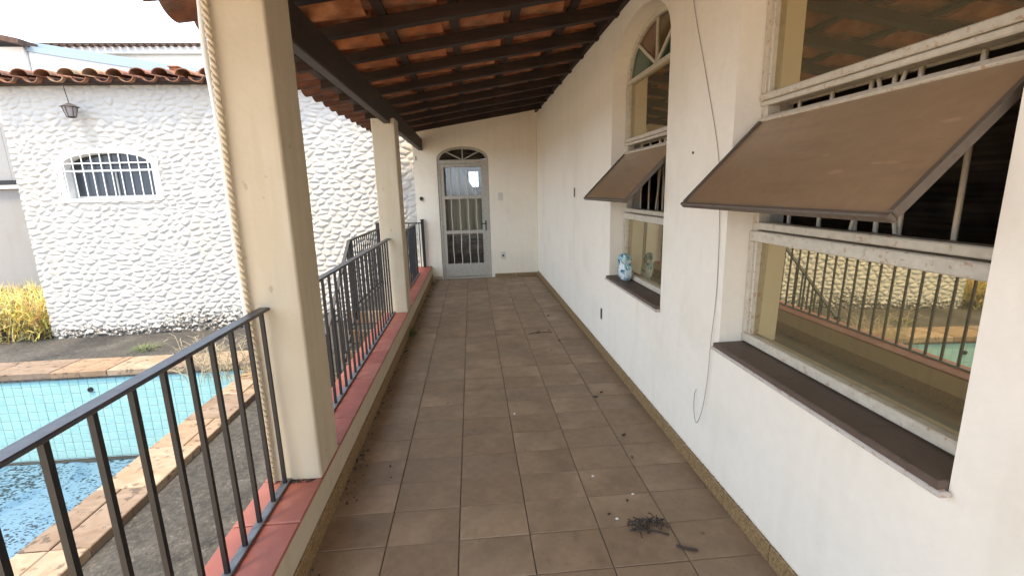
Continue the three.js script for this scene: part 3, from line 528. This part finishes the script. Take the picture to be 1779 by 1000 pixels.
// ------------------------------------------------------------------ background buildings and boundary wall
{
  const greyTile = mat(lin(.16, .12, .10), { map: tClay });
  const w = thing('boundary_wall', 'grey rendered boundary wall with pale panels beyond the dry bush', 'wall'), gm = mat(lin(.26, .26, .26), { map: tPlaster });
  part(w, 'wall_face', bx(-14, -6.9, YG - .1, 1.70, -10.75, -10.5), mat(lin(.24, .235, .225), { map: tPlaster }));
  part(w, 'ledge', cbx(-14, -6.9, 1.705, 1.78, -10.85, -10.42, .006), mat(lin(.55, .55, .54), { map: tPlaster }));
  part(w, 'dark_strip', bx(-14, -6.9, 1.785, 1.87, -10.75, -10.5), iron);
  for (let k = 0; k < 24; k++) part(w, 'upper_panel', cbx(-14 + k * .296, -14 + k * .296 + .29, 1.875, 3.0, -10.72, -10.55, .006), gm);
  const a = thing('neighbour_house', 'cream house corner with a brown tiled roof edge at far left', 'house'), cm = mat(lin(.80, .70, .60), { map: tPlaster }), wm = mat(lin(.80, .80, .80), { map: tPlaster });
  part(a, 'wall', bx(-15, -10.5, YG, 5.06, -16, -13), cm); part(a, 'roof', (() => { const h = bx(-4.9, 0, 0, .12, -3.2, .25); h.rotateZ(-.22); h.translate(-10.38, 5.06, -13); return h; })(), greyTile, 'brown tiled roof edge');
  const b = thing('white_gable', 'blank white neighbouring wall with a sloping grey metal flashing', 'building');
  const s = new THREE.Shape([[-10.48, YG], [-5.6, YG], [-5.6, 4.22], [-7.04, 4.46], [-10.48, 5.0]].map(p => new THREE.Vector2(...p))), g = new THREE.ExtrudeGeometry(s, { depth: 3, bevelEnabled: false }); g.translate(0, 0, -16.1); part(b, 'wall', muv(strip(g)), wm);
  const fl = mat(lin(.26, .33, .38), { roughness: .5 });
  part(b, 'flashing', sqbar([-10.48, 5.05, -13.1], [-5.6, 4.25, -13.1], .10, .13), fl); part(b, 'flashing', sqbar([-10.48, 5.19, -13.4], [-5.6, 4.38, -13.4], .3, .09), fl);
  const c = thing('far_house', 'pale far house with a scalloped tile roof line above the gable', 'house');
  part(c, 'wall', bx(-15.5, -4, YG, 6.25, -24, -18.2), mat(lin(.80, .76, .66), { map: tPlaster })); part(c, 'fascia', bx(-15.6, -3.9, 6.26, 6.5, -24, -18.0), wm);
  for (let k = 0; k < 48; k++) { const t = new THREE.CylinderGeometry(.10, .10, .9, 8, 1, false, -Math.PI / 2, Math.PI); t.rotateX(Math.PI / 2 + .1); t.rotateZ(0); t.translate(-15.5 + k * .24, 6.56, -18.2); part(c, 'roof_tile', muv(t), greyTile); }
  const v = thing('roof_vent', 'small reddish brick vent standing on the annex roof', 'vent'); part(v, 'stack', cbx(-5.27, -5.13, 3.42, 3.72, -9.57, -9.43, .005), clayMats[1]); part(v, 'cap', cbx(-5.29, -5.11, 3.722, 3.745, -9.59, -9.41, .005), clayMats[3]);
}

// ------------------------------------------------------------------ plants and litter
function blades(n, fn, cols) { // thin bent leaves; fn(i) -> {p, h, w, lean, az}
  const pos = [], col = [];
  for (let i = 0; i < n; i++) {
    const b = fn(i), c = cols[Math.floor(rnd() * cols.length)], k = rr(.75, 1.2), S = 3, dx = Math.cos(b.az), dz = Math.sin(b.az), sx = -dz * b.w, sz = dx * b.w; let prev = null;
    for (let s = 0; s <= S; s++) { const t = s / S, x = b.p[0] + dx * b.lean * t * t, y = b.p[1] + b.h * (t - .25 * b.lean / b.h * t * t), z = b.p[2] + dz * b.lean * t * t, f = (1 - t * .92) * .5, L = [x - sx * f, y, z - sz * f], R = [x + sx * f, y, z + sz * f]; if (prev) { pos.push(...prev[0], ...prev[1], ...R, ...prev[0], ...R, ...L); for (let q = 0; q < 6; q++) col.push(c[0] * k, c[1] * k, c[2] * k); } prev = [L, R]; }
  }
  const g = new THREE.BufferGeometry(); g.setAttribute('position', new THREE.Float32BufferAttribute(pos, 3)); g.setAttribute('color', new THREE.Float32BufferAttribute(col, 3)); g.computeVertexNormals(); return g;
}
const leafMat = phys(0xffffff, { vertexColors: true, roughness: .8, side: THREE.DoubleSide, transmission: .3, thickness: 0 });
const leafSolid = mat(0xffffff, { vertexColors: true, side: THREE.DoubleSide, roughness: .8 });
{
  const g = blades(9000, () => { const x = rr(-9.6, -6.98), z = rr(-9.6, -7.75) - (x + 7) * .05, hgt = .62 + .30 * fbm(x * 2 + 20, z * 2 + 20, 99, 301, 3), y0 = YG + rr(0, hgt * .75); return { p: [x, y0, z], h: rr(.08, .34), w: rr(.008, .034), lean: rr(.03, .42), az: rr(0, 6.28) }; }, [[.74, .58, .12], [.68, .54, .10], [.44, .42, .10], [.80, .64, .26], [.58, .32, .12], [.24, .20, .09], [.30, .34, .10]]);
  const o = mesh('dry_grass', g, leafMat); o.userData = { kind: 'stuff', label: 'thick yellow dry grass beside the textured wall', category: 'grass' };
  const m = thing('earth_bank', 'bank of dark soil under the yellow dry grass', 'soil'); const s = new THREE.SphereGeometry(1, 24, 12); s.scale(1.6, .42, 1.1); s.translate(-8.45, YG - .05, -8.75); part(m, 'soil', muv(s), mat(lin(.10, .075, .05), { map: tConc }));
}
function plant(name, n, c, rad, hgt, cols, label, cat = 'weed') {
  const g = blades(n, () => { const a = rr(0, 6.28), r = rad * Math.sqrt(rnd()); return { p: [c[0] + r * Math.cos(a) * .5, c[1], c[2] + r * Math.sin(a) * .5], h: rr(.4, 1) * hgt, w: rr(.004, .010) * (1 + hgt), lean: rr(.2, 1) * rad, az: a + rr(-.6, .6) }; }, cols);
  tagged(name, g, leafSolid, label, cat);
}
const DRY = [[.34, .27, .15], [.26, .20, .11], [.42, .34, .2]], GRN = [[.07, .12, .03], [.10, .16, .05], [.05, .08, .025], [.16, .16, .06]];
{
  // tall dry stalky weed growing from the pool corner
  const g = []; for (let i = 0; i < 70; i++) { const x = -3.2 + rr(-.45, .35), z = -5.75 + rr(-.3, .25), y = YG + .05, a = rr(0, 6.28), h = rr(.15, .52), l = rr(.05, .3); const p = [[x, y, z], [x + Math.cos(a) * l * .4, y + h * .6, z + Math.sin(a) * l * .4], [x + Math.cos(a) * l, y + h, z + Math.sin(a) * l]]; g.push(tube(p, rr(.0022, .004), 5, 4)); for (let k = 0; k < 4; k++) { const t = rr(.4, 1), q = [x + Math.cos(a) * l * t, y + h * t, z + Math.sin(a) * l * t], b = rr(0, 6.28), e = rr(.04, .13); g.push(tube([q, [q[0] + Math.cos(b) * e, q[1] + e * .5, q[2] + Math.sin(b) * e]], .002, 2, 4)); } }
  tagged('dry_shrub', merge(g), mat(lin(.36, .30, .19), { roughness: .9 }), 'tangle of dry twiggy weed at the pool corner', 'shrub');
  plant('straw_tuft', 160, [-2.75, -.74, -5.75], .36, .12, DRY, 'flattened straw tuft on the coping at pool corner');
  plant('wall_weed', 160, [-4.95, -.77, -7.12], .28, .10, [...GRN, [.2, .19, .12]], 'low grey-green weed on the cement strip by the annex');
  plant('kerb_weed', 90, [XK + .03, .002, -4.62], .10, .10, GRN, 'small green weed growing at the foot of the kerb');
  plant('corner_weed', 60, [XK + .05, .002, -7.35], .10, .07, [...GRN, ...DRY], 'little dry weed in the corner below the gate post');
}
const twigMat = mat(lin(.052, .036, .026), { roughness: .95 }), leafDry = mat(lin(.14, .09, .05), { side: THREE.DoubleSide });
{
  const g = []; for (let i = 0; i < 60; i++) { const t = rr(-1, 1), x = .70 + t * .068 + rr(-.02, .02), z = -1.69 - t * .012 + rr(-.03, .03), a = rr(0, 6.28), l = rr(.012, .045), y = rr(.004, .022); g.push(tube([[x, y, z], [x + Math.cos(a) * l * .5, y + rr(0, .008), z + Math.sin(a) * l * .5], [x + Math.cos(a) * l, Math.max(.003, y + rr(-.01, .008)), z + Math.sin(a) * l]], rr(.0014, .0036), 4, 5)); }
  g.push(tube([[.62, .005, -1.675], [.70, .006, -1.655], [.76, .005, -1.625]], .004, 10, 6));
  tagged('twig_pile', merge(g), twigMat, 'small pile of dark twigs on the floor tiles near the right wall', 'twigs');
  tagged('stick', tube([[.765, .005, -1.565], [.79, .007, -1.545], [.835, .005, -1.53]], .0055, 12, 6), twigMat, 'short dark stick lying in front of the twig pile', 'stick');
  const leaf = (x, z, s, a, label) => { const q = new THREE.SphereGeometry(s, 8, 5); q.scale(1, .28, .55); q.rotateY(a); q.rotateZ(rr(-.2, .2)); q.translate(x, s * .28 + .001, z); tagged('dead_leaf', q, rnd() < .7 ? twigMat : leafDry, label, 'leaf', 'dead leaves on the porch floor'); };
  const L = 'small dead leaf scrap lying on the brown porch floor';
  for (const [x, z, s] of [[.61, -4.49, .030], [.74, -4.55, .016], [.78, -4.2, .014], [.66, -3.95, .012], [.86, -3.02, .014], [.80, -2.95, .018], [.83, -2.43, .016], [.80, -2.2, .014], [.55, -1.78, .009], [.66, -1.86, .010], [-.22, -3.0, .008], [-.49, -2.28, .010], [-.47, -2.18, .007], [.9, -1.62, .010], [.35, -2.6, .006], [.82, -5.1, .02], [.74, -3.6, .012]]) leaf(x, z, s, rr(0, 3), L);
  tagged('twig', tube([[.52, .004, -4.46], [.61, .008, -4.49], [.76, .004, -4.48]], .0035, 10, 5), twigMat, 'thin bent twig on the floor halfway down the porch', 'twig');
  // shells / pale chips
  for (const [x, z] of [[.70, -1.90], [.575, -1.745], [.22, -2.78], [.55, -2.06]]) { const q = new THREE.IcosahedronGeometry(.006, 1); q.scale(1.2, .6, .8); q.translate(x, .004, z); tagged('plaster_chip', q, pvc, 'tiny pale plaster chip on the brown floor tiles', 'chip', 'plaster chips on the floor'); }
  // dirt and crumbs gathered along the kerb
  const d = []; for (let i = 0; i < 600; i++) { const z = rr(-7.4, -1.1), w = fbm(z * 1.7 + 40, 1, 99, 402, 3); if (rnd() > w * 1.3) continue; const s = rr(.002, .008) * (rnd() < .1 ? 2 : 1), q = new THREE.TetrahedronGeometry(s); q.rotateY(rr(0, 6)); q.translate(XK + .012 + Math.abs(rr(-1, 1) * rr(0, 1)) * .09, s * .4, z); d.push(q); }
  for (let i = 0; i < 60; i++) { const s = rr(.003, .009), q = new THREE.TetrahedronGeometry(s); q.rotateX(rr(0, 6)); q.translate(rr(-.86, -.72), YK + s * .35, -1.858 + rr(-.006, .012)); d.push(q); }
  for (let i = 0; i < 500; i++) { const s = rr(.001, .0035), q = new THREE.TetrahedronGeometry(s); q.rotateX(rr(0, 6)); q.translate(XW - rr(.001, .009), .083 + s * .3, rr(-7.5, -1)); d.push(q); }
  const o = mesh('dirt_crumbs', merge(d), twigMat); o.userData = { kind: 'stuff', label: 'dark dirt crumbs gathered along the foot of the kerb', category: 'dirt' };
}

// ------------------------------------------------------------------ small things on the walls
{
  tagged('hanging_wire', tube([[XW - .004, 2.62, -2.42], [XW - .006, 2.26, -2.317], [XW - .004, 1.90, -2.16], [XW - .005, 1.52, -2.0], [XW - .006, 1.30, -1.965], [XW - .004, .95, -1.952], [XW - .012, .72, -1.958], [XW - .010, .50, -1.975], [XW - .018, .33, -2.0], [XW - .022, .275, -2.03], [XW - .016, .31, -2.068], [XW - .008, .40, -2.09], [XW - .008, .43, -2.075]], .0017, 160, 6), mat(lin(.30, .25, .2)), 'thin loose wire hanging down the white wall beside the near window', 'wire');
  const slit = (y, z, label) => { const t = thing('conduit_box', label, 'wall box', 'empty wall boxes'); part(t, 'rim', cbx(XW - .005, XW, y - .055, y + .055, z - .03, z + .03, .002), wallWhite); part(t, 'opening', cbx(XW - .008, XW - .0052, y - .046, y + .046, z - .021, z + .021, .001), mat(lin(.03, .025, .02))); };
  slit(1.38, -4.88, 'upper small dark empty wall box beyond the far window'); slit(.36, -3.805, 'lower small dark empty wall box below the far window');
  tagged('nail_hole', (() => { const q = new THREE.CylinderGeometry(.006, .006, .006, 10); q.rotateZ(Math.PI / 2); q.translate(XW - .002, 1.574, -2.254); return q; })(), twigMat, 'dark nail in the white wall between the two windows', 'nail');
  const sw = thing('light_switch', 'white light switch plate on the end wall beside the door', 'switch'), pm = mat(lin(.62, .58, .47), { roughness: .35 });
  part(sw, 'plate', cbx(.435, .505, 1.265, 1.385, ZE, ZE + .010, .003), pm); part(sw, 'rocker', cbx(.458, .482, 1.31, 1.345, ZE + .0102, ZE + .016, .002), mat(lin(.6, .58, .52)));
  const ou = thing('power_outlet', 'white power outlet low on the end wall beside the door', 'outlet');
  part(ou, 'plate', cbx(.452, .528, .30, .42, ZE, ZE + .010, .003), pm); part(ou, 'socket', (() => { const q = new THREE.CylinderGeometry(.02, .02, .006, 16); q.rotateX(Math.PI / 2); q.translate(.49, .36, ZE + .0125); return q; })(), mat(lin(.12, .11, .10)));
  const be = thing('door_bell', 'small black round bell push on the end wall left of the door', 'bell'); part(be, 'base', (() => { const q = new THREE.CylinderGeometry(.026, .03, .03, 16); q.rotateX(Math.PI / 2); q.translate(-.795, 1.325, ZE + .015); return q; })(), iron); part(be, 'button', (() => { const q = new THREE.SphereGeometry(.014, 12, 8); q.translate(-.793, 1.30, ZE + .03); return q; })(), iron);
  const nu = thing('house_number', 'small worn house number on the end wall above the bell', 'number'); const nm = mat(lin(.30, .29, .22));
  part(nu, 'digit', cbx(-.852, -.832, 1.915, 1.985, ZE, ZE + .005, .002), nm);
  for (const x of [-.795, -.752]) { const s = new THREE.Shape(); s.absellipse(x, 1.95, .018, .034, 0, 6.2832); const h = new THREE.Path(); h.absellipse(x, 1.95, .009, .023, 0, 6.2832); s.holes.push(h); const g = new THREE.ExtrudeGeometry(s, { depth: .005, bevelEnabled: false }); g.translate(0, 0, ZE); part(nu, 'digit', g, nm); }
}
{
  // crumpled printed plastic pouch on the far sill
  const g = new THREE.SphereGeometry(1, 36, 28), p = g.attributes.position;
  for (let i = 0; i < p.count; i++) { let x = p.getX(i), y = p.getY(i), z = p.getZ(i); const n = fbm(x * 2.2 + 10, y * 2.2 + z * 2.1 + 10, 99, 501, 4) - .5; const k = 1 + .45 * n, waist = 1 - .18 * Math.exp(-((y - .15) ** 2) / .02); p.setXYZ(i, Math.sign(x) * Math.pow(Math.abs(x), .8) * .042 * k * waist, Math.sign(y) * Math.pow(Math.abs(y), .72) * .105, Math.sign(z) * Math.pow(Math.abs(z), .75) * .062 * k * waist); }
  g.rotateZ(.10); g.rotateY(.3); g.translate(1.125, .836, -3.36); g.computeVertexNormals();
  const t = tex(256, .22, (u, v) => { const a = fbm(u * 5, v * 5, 5, 511, 3), b = fbm(u * 9, v * 9, 9, 512, 3); if (b > .55) return [.80, .83, .82]; if (a > .58) return [.16, .34, .42]; if (a > .47) return [.46, .66, .68]; return b < .40 ? [.66, .72, .55] : [.32, .50, .55]; });
  tagged('plastic_pouch', muv(g), phys(0xffffff, { map: t, roughness: .3, clearcoat: .4 }), 'crumpled blue and white printed plastic pouch on the far window sill', 'bag');
}

scene.traverse(o => { if (o.isMesh) { o.castShadow = true; o.receiveShadow = true; } });
renderer.render(scene, camera);
